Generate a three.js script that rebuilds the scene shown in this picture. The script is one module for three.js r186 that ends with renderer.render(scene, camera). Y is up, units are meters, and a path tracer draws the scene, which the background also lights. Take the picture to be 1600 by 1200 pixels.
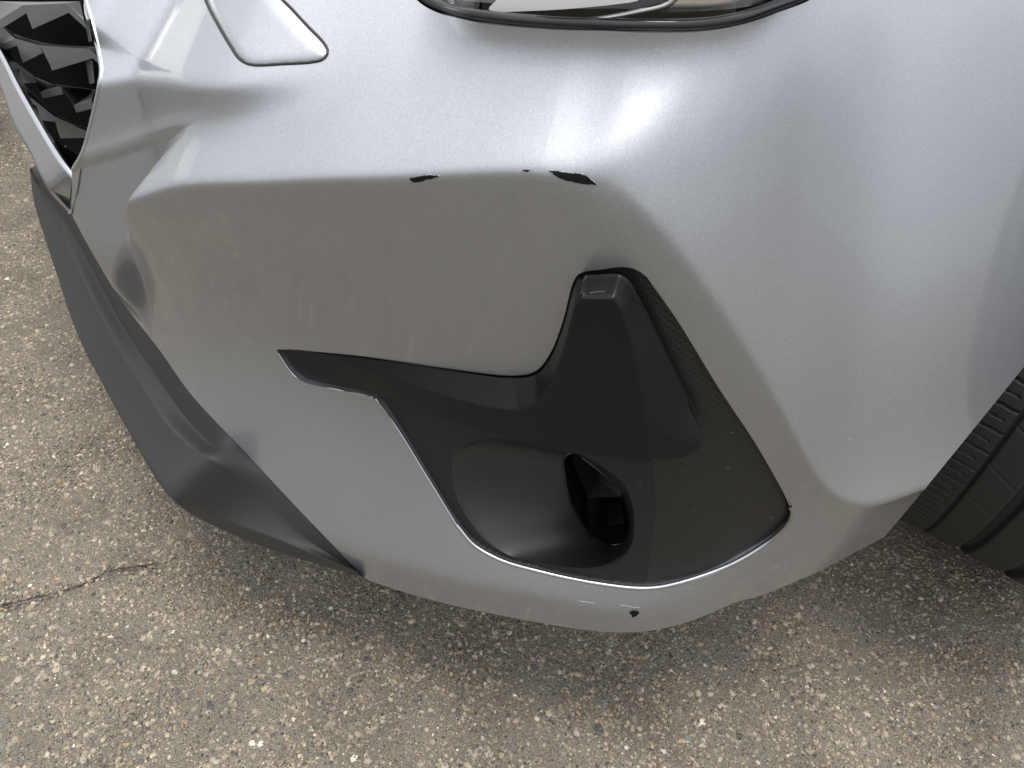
import * as THREE from 'three';
import { mergeGeometries } from 'three/addons/utils/BufferGeometryUtils.js';
import { ImprovedNoise } from 'three/addons/math/ImprovedNoise.js';

// ------------------------------------------------------------------ camera, sky, sun, exposure
const scene = new THREE.Scene();
const camera = new THREE.PerspectiveCamera(53, 1024 / 768, 0.02, 400);
camera.position.set(0.985, 0.7831, 0.0092);
{
  const ya = -1.01175, pi = -0.77941;
  camera.lookAt(0.985 + Math.sin(ya) * Math.cos(pi), 0.7831 + Math.sin(pi), 0.0092 - Math.cos(ya) * Math.cos(pi));
  camera.rotateZ(0.04246);
}
camera.updateMatrixWorld(true); camera.updateProjectionMatrix();
const renderer = new THREE.WebGLRenderer({ antialias: true });
renderer.toneMapping = THREE.LinearToneMapping;
renderer.toneMappingExposure = 1.35;
renderer.shadowMap.enabled = true;

let seed = 12345;
const rnd = () => { seed = (seed * 1664525 + 1013904223) >>> 0; return seed / 4294967296; };
const noise = new ImprovedNoise();
const lerp = (a, b, t) => a + (b - a) * t, clamp = (x, a = 0, b = 1) => Math.min(b, Math.max(a, x));
const smooth = (a, b, x) => { const t = clamp((x - a) / (b - a)); return t * t * (3 - 2 * t); };

const SUN = new THREE.Vector3(0.03, 0.99, -0.05).normalize();
{
  const W = 512, H = 256, d = new Float32Array(W * H * 4), v = new THREE.Vector3();
  for (let j = 0; j < H; j++) for (let i = 0; i < W; i++) {
    const el = ((j + 0.5) / H - 0.5) * Math.PI, az = ((i + 0.5) / W - 0.5) * 2 * Math.PI;
    v.set(Math.cos(el) * Math.cos(az), Math.sin(el), Math.cos(el) * Math.sin(az));
    const c = v.dot(SUN);
    const cl = 0.5 + 0.5 * (noise.noise(v.x * 2.2 + 3, v.y * 3.5, v.z * 2.2) + 0.5 * noise.noise(v.x * 5 + 9, v.y * 8, v.z * 5));
    const cloud = smooth(0.3, 0.75, cl);
    const up = Math.max(0, v.y);
    const cie = (1 + 2.6 * up) / 3.6 * 1.8 * lerp(0.82, 1.12, cloud);      // overcast: brighter overhead than at the horizon
    let r = cie * 0.985, g = cie * 1.0, b = cie * lerp(1.07, 1.02, cloud);
    const glow = 0.5 * Math.pow(Math.max(0, c), 8) + 0.25 * Math.pow(Math.max(0, c), 24);
    r += glow * 1.0; g += glow * 0.99; b += glow * 0.96;
    if (v.y < 0) { r = 0.26; g = 0.24; b = 0.21; }
    const o = (j * W + i) * 4; d[o] = r; d[o + 1] = g; d[o + 2] = b; d[o + 3] = 1;
  }
  const sky = new THREE.DataTexture(d, W, H, THREE.RGBAFormat, THREE.FloatType);
  sky.mapping = THREE.EquirectangularReflectionMapping; sky.magFilter = THREE.LinearFilter; sky.minFilter = THREE.LinearFilter; sky.needsUpdate = true;
  scene.background = sky; scene.environment = sky;
}
const sun = new THREE.DirectionalLight(new THREE.Color(1, 0.97, 0.92), 2.4);
sun.position.copy(SUN).multiplyScalar(6); sun.castShadow = true; sun.shadow.radius = 44;
sun.shadow.mapSize.set(2048, 2048);
Object.assign(sun.shadow.camera, { left: -3, right: 3, top: 3, bottom: -3, near: 0.5, far: 14 });
scene.add(sun, sun.target);

// ------------------------------------------------------------------ textures and materials
function tex(w, h, fn, srgb = false, repeat = [1, 1]) {
  const a = new Uint8Array(w * h * 4);
  for (let j = 0; j < h; j++) for (let i = 0; i < w; i++) {
    const c = fn(i, j), o = (j * w + i) * 4;
    for (let k = 0; k < 3; k++) a[o + k] = clamp(Math.round((Array.isArray(c) ? c[k] : c) * 255), 0, 255);
    a[o + 3] = 255;
  }
  const t = new THREE.DataTexture(a, w, h);
  t.wrapS = t.wrapT = THREE.RepeatWrapping; t.magFilter = THREE.LinearFilter; t.minFilter = THREE.LinearMipmapLinearFilter; t.generateMipmaps = true;
  if (srgb) t.colorSpace = THREE.SRGBColorSpace;
  t.repeat.set(...repeat); t.needsUpdate = true; return t;
}
const rgb = (r, g, b) => new THREE.Color().setRGB(r, g, b);
const DS = THREE.DoubleSide;
// metallic flakes: 512 px over 0.22 m
const flakeVals = new Float32Array(512 * 512); for (let i = 0; i < flakeVals.length; i++) flakeVals[i] = rnd();
const flakeMap = tex(512, 512, (i, j) => { const v = flakeVals[j * 512 + i]; return 0.84 + 0.18 * (v - 0.5) + (v > 0.985 ? 0.14 : 0); }, false, [1 / 0.21, 1 / 0.21]);
const M = {};
M.paint = new THREE.MeshPhysicalMaterial({ color: rgb(0.37, 0.386, 0.410), map: flakeMap, metalness: 0.8, roughness: 0.44, clearcoat: 1, clearcoatRoughness: 0.055, side: DS });
M.rimPaint = new THREE.MeshPhysicalMaterial({ color: rgb(0.37, 0.386, 0.410), metalness: 1, roughness: 0.35, clearcoat: 1, clearcoatRoughness: 0.05, side: DS });
const grain = tex(512, 512, (i, j) => flakeVals[j * 512 + i] * 0.6 + flakeVals[(j >> 1) * 512 + (i >> 1)] * 0.4, false, [1 / 0.1, 1 / 0.1]);
M.lip = new THREE.MeshStandardMaterial({ color: rgb(0.026, 0.0262, 0.0268), roughness: 0.68, bumpMap: grain, bumpScale: 0.00012, side: DS });
M.satin = new THREE.MeshPhysicalMaterial({ color: rgb(0.008, 0.0082, 0.0086), roughness: 0.32, specularIntensity: 0.34, side: DS });
M.bezel = new THREE.MeshPhysicalMaterial({ color: rgb(0.016, 0.016, 0.0165), roughness: 0.46, specularIntensity: 0.35, bumpMap: grain, bumpScale: 0.00006, side: DS });
M.bowl = new THREE.MeshPhysicalMaterial({ color: rgb(0.014, 0.014, 0.014), roughness: 0.4, side: DS });
M.black = new THREE.MeshStandardMaterial({ color: rgb(0.008, 0.008, 0.008), roughness: 0.6, side: DS });
M.gloss = new THREE.MeshPhysicalMaterial({ color: rgb(0.006, 0.006, 0.007), roughness: 0.12, side: DS });
M.void = new THREE.MeshPhysicalMaterial({ color: rgb(0.003, 0.003, 0.003), roughness: 0.9, specularIntensity: 0.1, side: DS });
M.blade = new THREE.MeshStandardMaterial({ color: rgb(0.095, 0.097, 0.099), roughness: 0.42, side: DS });
M.rubber = new THREE.MeshStandardMaterial({ color: rgb(0.010, 0.0098, 0.0092), roughness: 0.7, bumpMap: grain, bumpScale: 0.0001, side: DS });
M.chrome = new THREE.MeshStandardMaterial({ color: rgb(0.75, 0.75, 0.76), roughness: 0.14, metalness: 1, side: DS });
M.lens = new THREE.MeshPhysicalMaterial({ color: rgb(1, 1, 1), roughness: 0.02, transmission: 1, thickness: 0, ior: 1.5, side: DS });

M.housing = new THREE.MeshStandardMaterial({ color: rgb(0.03, 0.03, 0.032), roughness: 0.35, side: DS });
M.chromeDark = new THREE.MeshStandardMaterial({ color: rgb(0.4, 0.4, 0.41), roughness: 0.2, metalness: 1, side: DS });
M.white = new THREE.MeshPhysicalMaterial({ color: rgb(0.78, 0.78, 0.78), roughness: 0.25, side: DS });
M.bare = new THREE.MeshPhysicalMaterial({ color: rgb(0.006, 0.006, 0.006), roughness: 0.7, specularIntensity: 0.2, side: DS });
M.otherPaint = new THREE.MeshPhysicalMaterial({ color: rgb(0.6, 0.6, 0.6), roughness: 0.4, clearcoat: 1, clearcoatRoughness: 0.05, side: DS });
M.scuff = new THREE.MeshStandardMaterial({ color: rgb(0.035, 0.035, 0.035), roughness: 0.7, side: DS });
M.primer = new THREE.MeshStandardMaterial({ color: rgb(0.42, 0.43, 0.44), roughness: 0.7, side: DS });
M.dust = new THREE.MeshStandardMaterial({ color: rgb(0.55, 0.52, 0.47), roughness: 0.9, side: DS });
M.scratch = new THREE.MeshStandardMaterial({ color: rgb(0.55, 0.55, 0.55), roughness: 0.6, side: DS });
M.rimMetal = new THREE.MeshStandardMaterial({ color: rgb(0.05, 0.05, 0.05), roughness: 0.35, metalness: 0.6, side: DS });
const WX = 0.775, WZ = -0.885, WST = 0.36;                            // front wheel: place and steering

// ------------------------------------------------------------------ the plan of the bumper: s runs along it from the car's centre line to the wheel arch, d outwards, y up
class Curve1 {                                                        // monotone cubic through (x, y) pairs, constant outside
  constructor(p) {
    p = p.slice().sort((a, b) => a[0] - b[0]).filter((q, i, l) => !i || q[0] > l[i - 1][0] + 1e-4);
    this.x = p.map((q) => q[0]); this.y = p.map((q) => q[1]);
    const n = p.length, dl = [], m = new Array(n).fill(0);
    for (let i = 0; i < n - 1; i++) dl.push((this.y[i + 1] - this.y[i]) / (this.x[i + 1] - this.x[i]));
    for (let i = 1; i < n - 1; i++) m[i] = dl[i - 1] * dl[i] <= 0 ? 0 : 2 * dl[i - 1] * dl[i] / (dl[i - 1] + dl[i]);
    if (n > 1) { m[0] = dl[0]; m[n - 1] = dl[n - 2]; }
    this.m = m;
  }
  at(x) {
    const { x: X, y: Y, m } = this, n = X.length;
    if (x <= X[0]) return Y[0]; if (x >= X[n - 1]) return Y[n - 1];
    let a = 0, b = n - 1; while (b - a > 1) { const c = (a + b) >> 1; if (X[c] <= x) a = c; else b = c; }
    const h = X[b] - X[a], t = (x - X[a]) / h, t2 = t * t, t3 = t2 * t;
    return (2 * t3 - 3 * t2 + 1) * Y[a] + (t3 - 2 * t2 + t) * h * m[a] + (3 * t2 - 2 * t3) * Y[b] + (t3 - t2) * h * m[b];
  }
}
const planPts = [[-0.30, 0.065], [-0.15, 0.080], [0, 0.085], [0.10, 0.081], [0.20, 0.072], [0.30, 0.057], [0.38, 0.039], [0.45, 0.012], [0.52, -0.028], [0.58, -0.070], [0.65, -0.124], [0.735, -0.197], [0.795, -0.270], [0.828, -0.36], [0.845, -0.46], [0.855, -0.56], [0.865, -0.70], [0.875, -0.95], [0.88, -1.35]];
const planSpline = new THREE.CatmullRomCurve3(planPts.map((p) => new THREE.Vector3(p[0], 0, p[1])), false, 'centripetal');
const PN = 1200, planP = planSpline.getSpacedPoints(PN); for (let pass = 0; pass < 3; pass++) { const q = planP.map((p) => p.clone()); for (let i = 20; i <= PN - 20; i++) { planP[i].set(0, 0, 0); for (let j = -20; j <= 20; j++) planP[i].add(q[i + j]); planP[i].multiplyScalar(1 / 41); } }
const planLen = planSpline.getLength(), ds = planLen / PN;
const planN = planP.map((p, i) => { const a = planP[Math.max(0, i - 12)], b = planP[Math.min(PN, i + 12)]; const t = b.clone().sub(a).normalize(); return new THREE.Vector3(-t.z, 0, t.x).multiplyScalar(1); });
for (const n of planN) if (n.z < 0 && n.x < 0) n.negate();
if (planN[60].z < 0) planN.forEach((n) => n.negate());
const S0 = 0.30;                                                      // s = 0 near x = 0
function P3(s, y, d) {
  const f = clamp((s + S0) / ds, 0, PN - 1e-6), i = Math.floor(f), t = f - i, a = planP[i], b = planP[i + 1], n = planN[i], m = planN[i + 1];
  return new THREE.Vector3(lerp(a.x, b.x, t) + lerp(n.x, m.x, t) * d, y, lerp(a.z, b.z, t) + lerp(n.z, m.z, t) * d);
}
function planCoords(x, z) {                                           // nearest s and signed d of a point
  let best = 1e9, k = 0;
  for (let i = 0; i <= PN; i += 8) { const dx = x - planP[i].x, dz = z - planP[i].z, q = dx * dx + dz * dz; if (q < best) { best = q; k = i; } }
  for (let i = Math.max(0, k - 8); i <= Math.min(PN, k + 8); i++) { const dx = x - planP[i].x, dz = z - planP[i].z, q = dx * dx + dz * dz; if (q < best) { best = q; k = i; } }
  const p = planP[k], n = planN[k], tx = n.z, tz = -n.x, dx = x - p.x, dz = z - p.z;
  let along = dx * tx + dz * tz; if (k < PN && (planP[k + 1].x - p.x) * tx + (planP[k + 1].z - p.z) * tz < 0) along = -along;
  return [k * ds - S0 + clamp(along, -ds, ds), dx * n.x + dz * n.z];
}
// a point of the photograph (1600 x 1200) seen on a surface d(s, y) of the car
const camP = camera.position.clone();
function rayOf(px, py) { return new THREE.Vector3(px / 800 - 1, 1 - py / 600, 0.5).unproject(camera).sub(camP).normalize(); }
function hit(px, py, D = 0) {
  const r = rayOf(px, py), df = typeof D === 'function' ? D : () => D;
  const f = (t) => { const x = camP.x + r.x * t, y = camP.y + r.y * t, z = camP.z + r.z * t, [s, d] = planCoords(x, z); return [d - df(s, y), s, y, d]; };
  let a = 0.12, b = a;
  for (; b < 2.4; b += 0.01) if (f(b)[0] < 0) break;
  a = b - 0.01;
  for (let i = 0; i < 22; i++) { const c = (a + b) / 2; if (f(c)[0] < 0) b = c; else a = c; }
  const q = f((a + b) / 2); return [q[1], q[2], q[3]];                // s, y, d
}
function rail(list, d = 0) { const h = list.map(([x, y, dd]) => hit(x, y, dd ?? d)), c = new Curve1(h); c.d = new Curve1(h.map((q) => [q[0], q[2]])); return c; }
const atX = (px, py, x) => { const r = rayOf(px, py); return camP.clone().addScaledVector(r, (x - camP.x) / r.x); };
const atY = (px, py, y) => { const r = rayOf(px, py); return camP.clone().addScaledVector(r, (y - camP.y) / r.y); };
const atG = (px, py, back) => { const r = rayOf(px, py); return camP.clone().addScaledVector(r, (-0.015 - back + 0.19 * (0.43 - camP.x) - camP.z) / (r.z + 0.19 * r.x)); };   // the raked plane of the grille
const ground = (px, py) => { const r = rayOf(px, py), t = -camP.y / r.y; return camP.clone().addScaledVector(r, t); };

// ------------------------------------------------------------------ cross-sections of the painted skin
const sAt = (px, py, d = 0) => hit(px, py, d)[0];
const R = {};
R.H = rail([[400, -70], [480, -32], [560, 12], [640, 45], [760, 66], [900, 74], [1050, 74], [1150, 60], [1250, 25], [1330, -15], [1420, -65], [1500, -120]], -0.065);
R.A = rail([[160, 116], [300, 116], [450, 117], [600, 117], [700, 114]], -0.045);
R.A2 = rail([[180, 232], [230, 222], [300, 200], [400, 185], [500, 160], [600, 140], [640, 128], [700, 118]], -0.042);
const bPix = [[180, 320], [215, 308], [260, 293], [300, 287], [400, 283], [500, 278], [600, 275], [700, 270], [800, 266], [860, 268], [930, 282]];
R.B = rail([...bPix, [965, 302], [1000, 332], [1060, 400], [1120, 480], [1180, 570], [1230, 650], [1290, 790]], 0);
R.F2 = rail([[300, 500, -0.038], [430, 530, -0.042], [560, 595, -0.042], [700, 655, -0.039], [900, 735, -0.036], [1100, 775, -0.028], [1250, 785, -0.012], [1400, 720, -0.008]]);
R.G = rail([[560, 866, 0.013], [700, 905, 0.013], [850, 935, 0.011], [1000, 960, 0.007], [1100, 942, 0.002], [1200, 905, -0.004], [1290, 860, -0.009], [1380, 800, -0.013]]);
const sC = sAt(930, 282), sTip = sAt(640, 128, -0.042);
const SIDE = 0.55;
R.E = rail([...bPix, ...[[985, 236], [1060, 172], [1150, 105], [1240, 50], [1330, -5], [1420, -60]].map(([x, y]) => { let d = -0.01; for (let k = 0; k < 12; k++) { const h = hit(x, y, d), n = -SIDE * Math.max(0, h[1] - Math.max(0.47, R.B.at(h[0]))); d = lerp(d, n, 0.5); } return [x, y, d]; })], 0);   // the ridge runs on up to the lamp's outer corner
const sAt560 = sAt(600, 30, -0.04);
function section(s) {                                                  // knots from the top down: lamp fillet, upper crease, step, shelf edge / ridge, side bulge, facet edge, facet foot, chin
  const cr = smooth(sC - 0.012, sC + 0.03, s), side = smooth(sC - 0.02, sC + 0.10, s), fade = smooth(sTip - 0.12, sTip + 0.03, s), hd = smooth(sAt560, sAt560 + 0.05, s);
  const yB = R.B.at(s), yE = Math.max(R.E.at(s), yB), yM = clamp(0.47, yB, yE);
  const yA2 = Math.max(R.A2.at(s), yE + 0.002), yA = Math.max(R.A.at(s), yA2 + 0.002), yH = Math.max(R.H.at(s), yE + 0.006);
  const y = [yH, yA, yA2, yE, yM, yB, R.F2.at(s), R.G.at(s)];
  for (let k = 1; k < 8; k++) y[k] = Math.min(y[k], y[k - 1] - 1e-4);
  const mTop = lerp(-1.3, -0.6, smooth(sC + 0.10, sC + 0.24, s)), mShelf = -1.3, mSide = -SIDE;
  const m = [lerp(lerp(mTop, 0.1, hd), mTop, smooth(sC + 0.06, sC + 0.18, s)), mTop, lerp(-0.08, mTop, fade), mShelf, mSide, lerp(0.2, -0.22, cr), 0, 0, lerp(0.06, 0.16, smooth(sC + 0.13, sC + 0.22, s))];
  const dF = R.F2.d.at(s), dG = R.G.d.at(s);
  m[6] = clamp((0 - dF) / (y[5] - y[6]), -0.3, 0.6); m[7] = clamp((dF - dG) / (y[6] - y[7]), -0.7, 0.4);
  const w = [0.006, lerp(0.0016, 0.01, fade), 0.006, lerp(0.0018, 0.016, side), lerp(0.002, 0.04, side), lerp(0.0018, 0.0016, cr), 0.028, lerp(0.004, 0.045, smooth(sC + 0.08, sC + 0.22, s))];
  return { y, m, w };
}
const sp = (x, w) => (x > 30 * w ? x : x < -30 * w ? 0 : w * Math.log1p(Math.exp(x / w)));
const K0 = -1300, K1 = 5800, secs = [];                             // the sections every 0.25 mm, evened out along s
{
  const raw = []; for (let k = K0; k <= K1; k += 4) { const q = section(k / 4000); raw.push([...q.y, ...q.m, ...q.w]); }
  for (let pass = 0; pass < 3; pass++) {
    const h = 4, src = raw.map((r) => r.slice()), n = raw.length;
    for (let i = 0; i < n; i++) for (let c = 0; c < 25; c++) { let v = 0; for (let j = -h; j <= h; j++) v += src[clamp(i + j, 0, n - 1)][c]; raw[i][c] = v / (2 * h + 1); }
  }
  {                                                                   // the side, beyond the corner, is smoother still
    const src = raw.map((r) => r.slice()), n = raw.length, h = 26, acc = (a) => a.map((r, i) => { const o = new Array(25).fill(0); for (let j = -h; j <= h; j++) { const q = a[clamp(i + j, 0, n - 1)]; for (let c = 0; c < 25; c++) o[c] += q[c] / (2 * h + 1); } return o; });
    const b2 = acc(acc(src));
    for (let i = 0; i < n; i++) { const x = (K0 + 4 * i) / 4000, t0 = smooth(sC + 0.03, sC + 0.10, x), t1 = smooth(sC - 0.045, sC + 0.01, x); for (let c = 0; c < 25; c++) raw[i][c] = lerp(src[i][c], b2[i][c], c < 5 || (c > 7 && c < 13) || (c > 16 && c < 22) ? t1 : t0); if (raw[i][3] < raw[i][5]) raw[i][3] = raw[i][5] + 1e-4; if (raw[i][4] < raw[i][5]) raw[i][4] = raw[i][5] + 5e-5; }
  }
  for (const r of raw) {
    const c = { y: r.slice(0, 8), m: r.slice(8, 17), w: r.slice(17, 25) }; let v = c.m[8] * c.y[5];
    for (let i = 0; i < 8; i++) v += (c.m[i] - c.m[i + 1]) * Math.max(0, c.y[5] - c.y[i]);
    c.c = -v; secs.push(c);
  }
}
const sec = (s) => secs[clamp(Math.round((s * 4000 - K0) / 4), 0, secs.length - 1)];
function dMain0(k, y) { const c = sec(k / 4000); let v = c.c + c.m[8] * y; for (let i = 0; i < 8; i++) v += (c.m[i] - c.m[i + 1]) * sp(y - c.y[i], c.w[i]); return v; }
function dMain(s, y) { const f = s * 1000, k = Math.floor(f), t = f - k; return lerp(dMain0(k * 4, y), dMain0(k * 4 + 4, y), t); }
// the column beside the grille: its own section, joined along the rounded end of the facet
function dCol(s, y) { const f = s * 1000, k = Math.floor(f); return lerp(dCol0(k / 1000, y), dCol0((k + 1) / 1000, y), f - k); }
function dCol0(s, y) {
  const q = sec(s), A2 = q.y[2]; let v = q.m[3] * (A2 - q.y[3]) + q.m[2] * (y - A2) + 0.05 * sp(A2 - 0.03 - y, 0.03);
  for (let k = 0; k < 2; k++) v += (q.m[k] - q.m[k + 1]) * sp(y - q.y[k], q.w[k]);
  return lerp(dMain(s, y), v, smooth(0.31, 0.45, y));
}
const edgePix = [[330, 60], [300, 170], [262, 215], [232, 252], [216, 300], [206, 350], [203, 400], [206, 450], [216, 500], [232, 548], [262, 600], [320, 680], [420, 800]];
let edgeS = null;
function dBody(s, y) {
  if (!edgeS) return dMain(s, y);
  const e = edgeS.at(y); const t = Math.max(smooth(e - 0.006, e + 0.006, s), smooth(-0.004, 0.010, y - R.A2.at(s)));
  return t >= 1 ? dMain(s, y) : t <= 0 ? dCol(s, y) : lerp(dCol(s, y), dMain(s, y), t);
}
edgeS = new Curve1(edgePix.map(([x, y]) => { const h = hit(x, y, -0.015); return [h[1], h[0]]; }));

// ------------------------------------------------------------------ trimmed sheets over (s, y)
function smoothLoop(pts, closed = true, per = 6) {                    // rounded polygon through points; a doubled point stays a corner
  const out = [], n = pts.length;
  const c = new THREE.CatmullRomCurve3(pts.map((p) => new THREE.Vector3(p[0], p[1], p[2] ?? 0)), closed, 'centripetal');
  const m = per * n; for (let i = 0; i < (closed ? m : m + 1); i++) { const q = c.getPoint(i / m); out.push([q.x, q.y, q.z]); }
  return out;
}
function sdf(poly, x, y) {                                            // negative inside
  let d = 1e9, inside = false;
  for (let i = 0, j = poly.length - 1; i < poly.length; j = i++) {
    const ax = poly[j][0], ay = poly[j][1], bx = poly[i][0], by = poly[i][1], ex = bx - ax, ey = by - ay, wx = x - ax, wy = y - ay;
    const t = clamp((wx * ex + wy * ey) / (ex * ex + ey * ey + 1e-18)), qx = wx - ex * t, qy = wy - ey * t, q = qx * qx + qy * qy;
    if (q < d) d = q;
    if ((ay > y) !== (by > y) && x < ex * (y - ay) / (by - ay) + ax) inside = !inside;
  }
  return inside ? -Math.sqrt(d) : Math.sqrt(d);
}
function lineDist(line, x, y) {
  let d = 1e9;
  for (let i = 1; i < line.length; i++) {
    const ax = line[i - 1][0], ay = line[i - 1][1], ex = line[i][0] - ax, ey = line[i][1] - ay, wx = x - ax, wy = y - ay, t = clamp((wx * ex + wy * ey) / (ex * ex + ey * ey + 1e-18));
    d = Math.min(d, (wx - ex * t) ** 2 + (wy - ey * t) ** 2);
  }
  return Math.sqrt(d);
}
function sheet({ poly, holes = [], D, step = 0.002, thick = 0.005, lift = 0 }) {
  let s0 = 1e9, s1 = -1e9, y0 = 1e9, y1 = -1e9; for (const p of poly) { s0 = Math.min(s0, p[0]); s1 = Math.max(s1, p[0]); y0 = Math.min(y0, p[1]); y1 = Math.max(y1, p[1]); }
  s0 -= step; y0 -= step; const ns = Math.ceil((s1 + step - s0) / step), ny = Math.ceil((y1 + step - y0) / step), W = ns + 1;
  const F = new Float32Array(W * (ny + 1));
  const boxes = holes.map((h) => h.reduce((b, p) => [Math.min(b[0], p[0]), Math.max(b[1], p[0]), Math.min(b[2], p[1]), Math.max(b[3], p[1])], [1e9, -1e9, 1e9, -1e9]));
  const f = (s, y) => {
    let v = sdf(poly, s, y);
    holes.forEach((h, i) => { const b = boxes[i]; if (s > b[0] - 0.01 && s < b[1] + 0.01 && y > b[2] - 0.01 && y < b[3] + 0.01) v = Math.max(v, -sdf(h, s, y)); });
    return v;
  };
  for (let j = 0; j <= ny; j++) for (let i = 0; i <= ns; i++) F[j * W + i] = f(s0 + i * step, y0 + j * step) || 1e-9;
  const pos = [], nor = [], uv = [], idx = [], par = [], key = new Map();
  const pt = (s, y, d) => P3(s, y, d), e = 0.0006;
  const normalAt = (s, y) => { const a = pt(s - e, y, D(s - e, y)), b = pt(s + e, y, D(s + e, y)), c = pt(s, y - e, D(s, y - e)), g = pt(s, y + e, D(s, y + e)); return b.sub(a).cross(g.sub(c)).normalize(); };
  const vert = (k, s, y) => {
    let q = key.get(k); if (q !== undefined) return q;
    const p = pt(s, y, D(s, y) + lift), n = normalAt(s, y); q = pos.length / 3; key.set(k, q);
    pos.push(p.x, p.y, p.z); nor.push(n.x, n.y, n.z); uv.push(s, y); par.push(s, y); return q;
  };
  const corner = (i, j) => vert(`${i},${j}`, s0 + i * step, y0 + j * step);
  const cut = (i, j, k, l) => {
    if (j * W + i > l * W + k) [i, j, k, l] = [k, l, i, j];
    const a = F[j * W + i], b = F[l * W + k], t = a / (a - b);
    return vert(`${i},${j},${k},${l}`, s0 + lerp(i, k, t) * step, y0 + lerp(j, l, t) * step);
  };
  const rim = [];
  for (let j = 0; j < ny; j++) for (let i = 0; i < ns; i++) {
    const quad = [[i, j], [i + 1, j], [i + 1, j + 1], [i, j + 1]];
    for (const tri of [[0, 1, 2], [0, 2, 3]]) {
      const c = tri.map((q) => quad[q]), ins = c.map(([a, b]) => F[b * W + a] < 0), k = ins.filter(Boolean).length;
      if (k === 3) { idx.push(...c.map((q) => corner(...q))); continue; }
      if (!k) continue;
      const out = [], cuts = [];
      for (let q = 0; q < 3; q++) {
        const a = c[q], b = c[(q + 1) % 3], ia = ins[q], ib = ins[(q + 1) % 3];
        if (ia) out.push(corner(...a));
        if (ia !== ib) { const x = cut(...a, ...b); out.push(x); cuts.push(ia ? x : -x - 1); }
      }
      for (let q = 2; q < out.length; q++) idx.push(out[0], out[q - 1], out[q]);
      const from = cuts.find((x) => x >= 0), to = -cuts.find((x) => x < 0) - 1; if (from !== undefined && from !== to) rim.push([from, to]);
    }
  }
  if (thick) for (const [a, b] of rim) {                              // the cut edge has thickness
    const [sa, ya, sb, yb] = [par[2 * a], par[2 * a + 1], par[2 * b], par[2 * b + 1]];
    const pa = pt(sa, ya, D(sa, ya) + lift), pb = pt(sb, yb, D(sb, yb) + lift), na = normalAt(sa, ya), nb = normalAt(sb, yb);
    const qa = pa.clone().addScaledVector(na, -thick), qb = pb.clone().addScaledVector(nb, -thick), n = qa.clone().sub(pa).cross(pb.clone().sub(pa)).normalize();
    const o = pos.length / 3;
    for (const p of [pa, pb, qb, qa]) { pos.push(p.x, p.y, p.z); nor.push(n.x, n.y, n.z); uv.push(sa, ya); }
    idx.push(o, o + 2, o + 1, o, o + 3, o + 2);
  }
  const g = new THREE.BufferGeometry();
  g.setAttribute('position', new THREE.Float32BufferAttribute(pos, 3)); g.setAttribute('normal', new THREE.Float32BufferAttribute(nor, 3)); g.setAttribute('uv', new THREE.Float32BufferAttribute(uv, 2)); g.setIndex(idx);
  return g;
}
function loft(rails, { n = 160, round = 2, w0 = 0.14 } = {}) {   // rails: lists of Vector3, resampled and joined across; corners between faces are cut round times
  const cur = rails.map((r) => new THREE.CatmullRomCurve3(r, false, 'centripetal').getSpacedPoints(n));
  const pos = [], uv = [], idx = []; let m = 0;
  for (let i = 0; i <= n; i++) {
    let row = cur.map((c) => c[i]);
    for (let k = 0; k < round; k++) {
      const w = k ? 0.25 : w0, nx = [row[0]];
      for (let q = 0; q < row.length - 1; q++) { const a = row[q], b = row[q + 1]; if (q) nx.push(a.clone().lerp(b, w)); if (q < row.length - 2) nx.push(a.clone().lerp(b, 1 - w)); }
      nx.push(row[row.length - 1]); row = nx;
    }
    m = row.length; row.forEach((p, q) => { pos.push(p.x, p.y, p.z); uv.push(i / n, q / m); });
  }
  for (let i = 0; i < n; i++) for (let q = 0; q < m - 1; q++) { const a = i * m + q, b = a + m; idx.push(a, a + 1, b, a + 1, b + 1, b); }
  const g = new THREE.BufferGeometry(); g.setAttribute('position', new THREE.Float32BufferAttribute(pos, 3)); g.setAttribute('uv', new THREE.Float32BufferAttribute(uv, 2)); g.setIndex(idx); g.computeVertexNormals(); return g;
}
function tube(points, r, closed = false, seg = 8, n) { return new THREE.TubeGeometry(new THREE.CatmullRomCurve3(points, closed, 'centripetal'), n ?? points.length * 4, r, seg, closed); }
function prep(list) { return list.map((g) => { const q = g.index ? g.toNonIndexed() : g; for (const k of Object.keys(q.attributes)) if (!['position', 'normal', 'uv'].includes(k)) q.deleteAttribute(k); if (!q.attributes.uv) q.setAttribute('uv', new THREE.Float32BufferAttribute(new Float32Array(q.attributes.position.count * 2), 2)); return q; }); }
const taken = {};
function numbered(n) { const k = taken[n] = (taken[n] ?? -1) + 1; return k ? `${n}_${String(k).padStart(3, '0')}` : n; }
function part(name, g, m, parent, label) {
  const o = new THREE.Mesh(Array.isArray(g) ? mergeGeometries(prep(g)) : g, m); o.name = numbered(name); o.castShadow = o.receiveShadow = true;
  if (label) o.userData.label = label; parent.add(o); return o;
}
function group(name, parent, label) { const o = new THREE.Group(); o.name = numbered(name); if (label) o.userData.label = label; parent.add(o); return o; }
const hits = (list, D) => list.map(([x, y, d]) => hit(x, y, d ?? D));
const at = (list, D) => list.map(([x, y, d]) => P3(...hit(x, y, d ?? D)));

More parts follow.
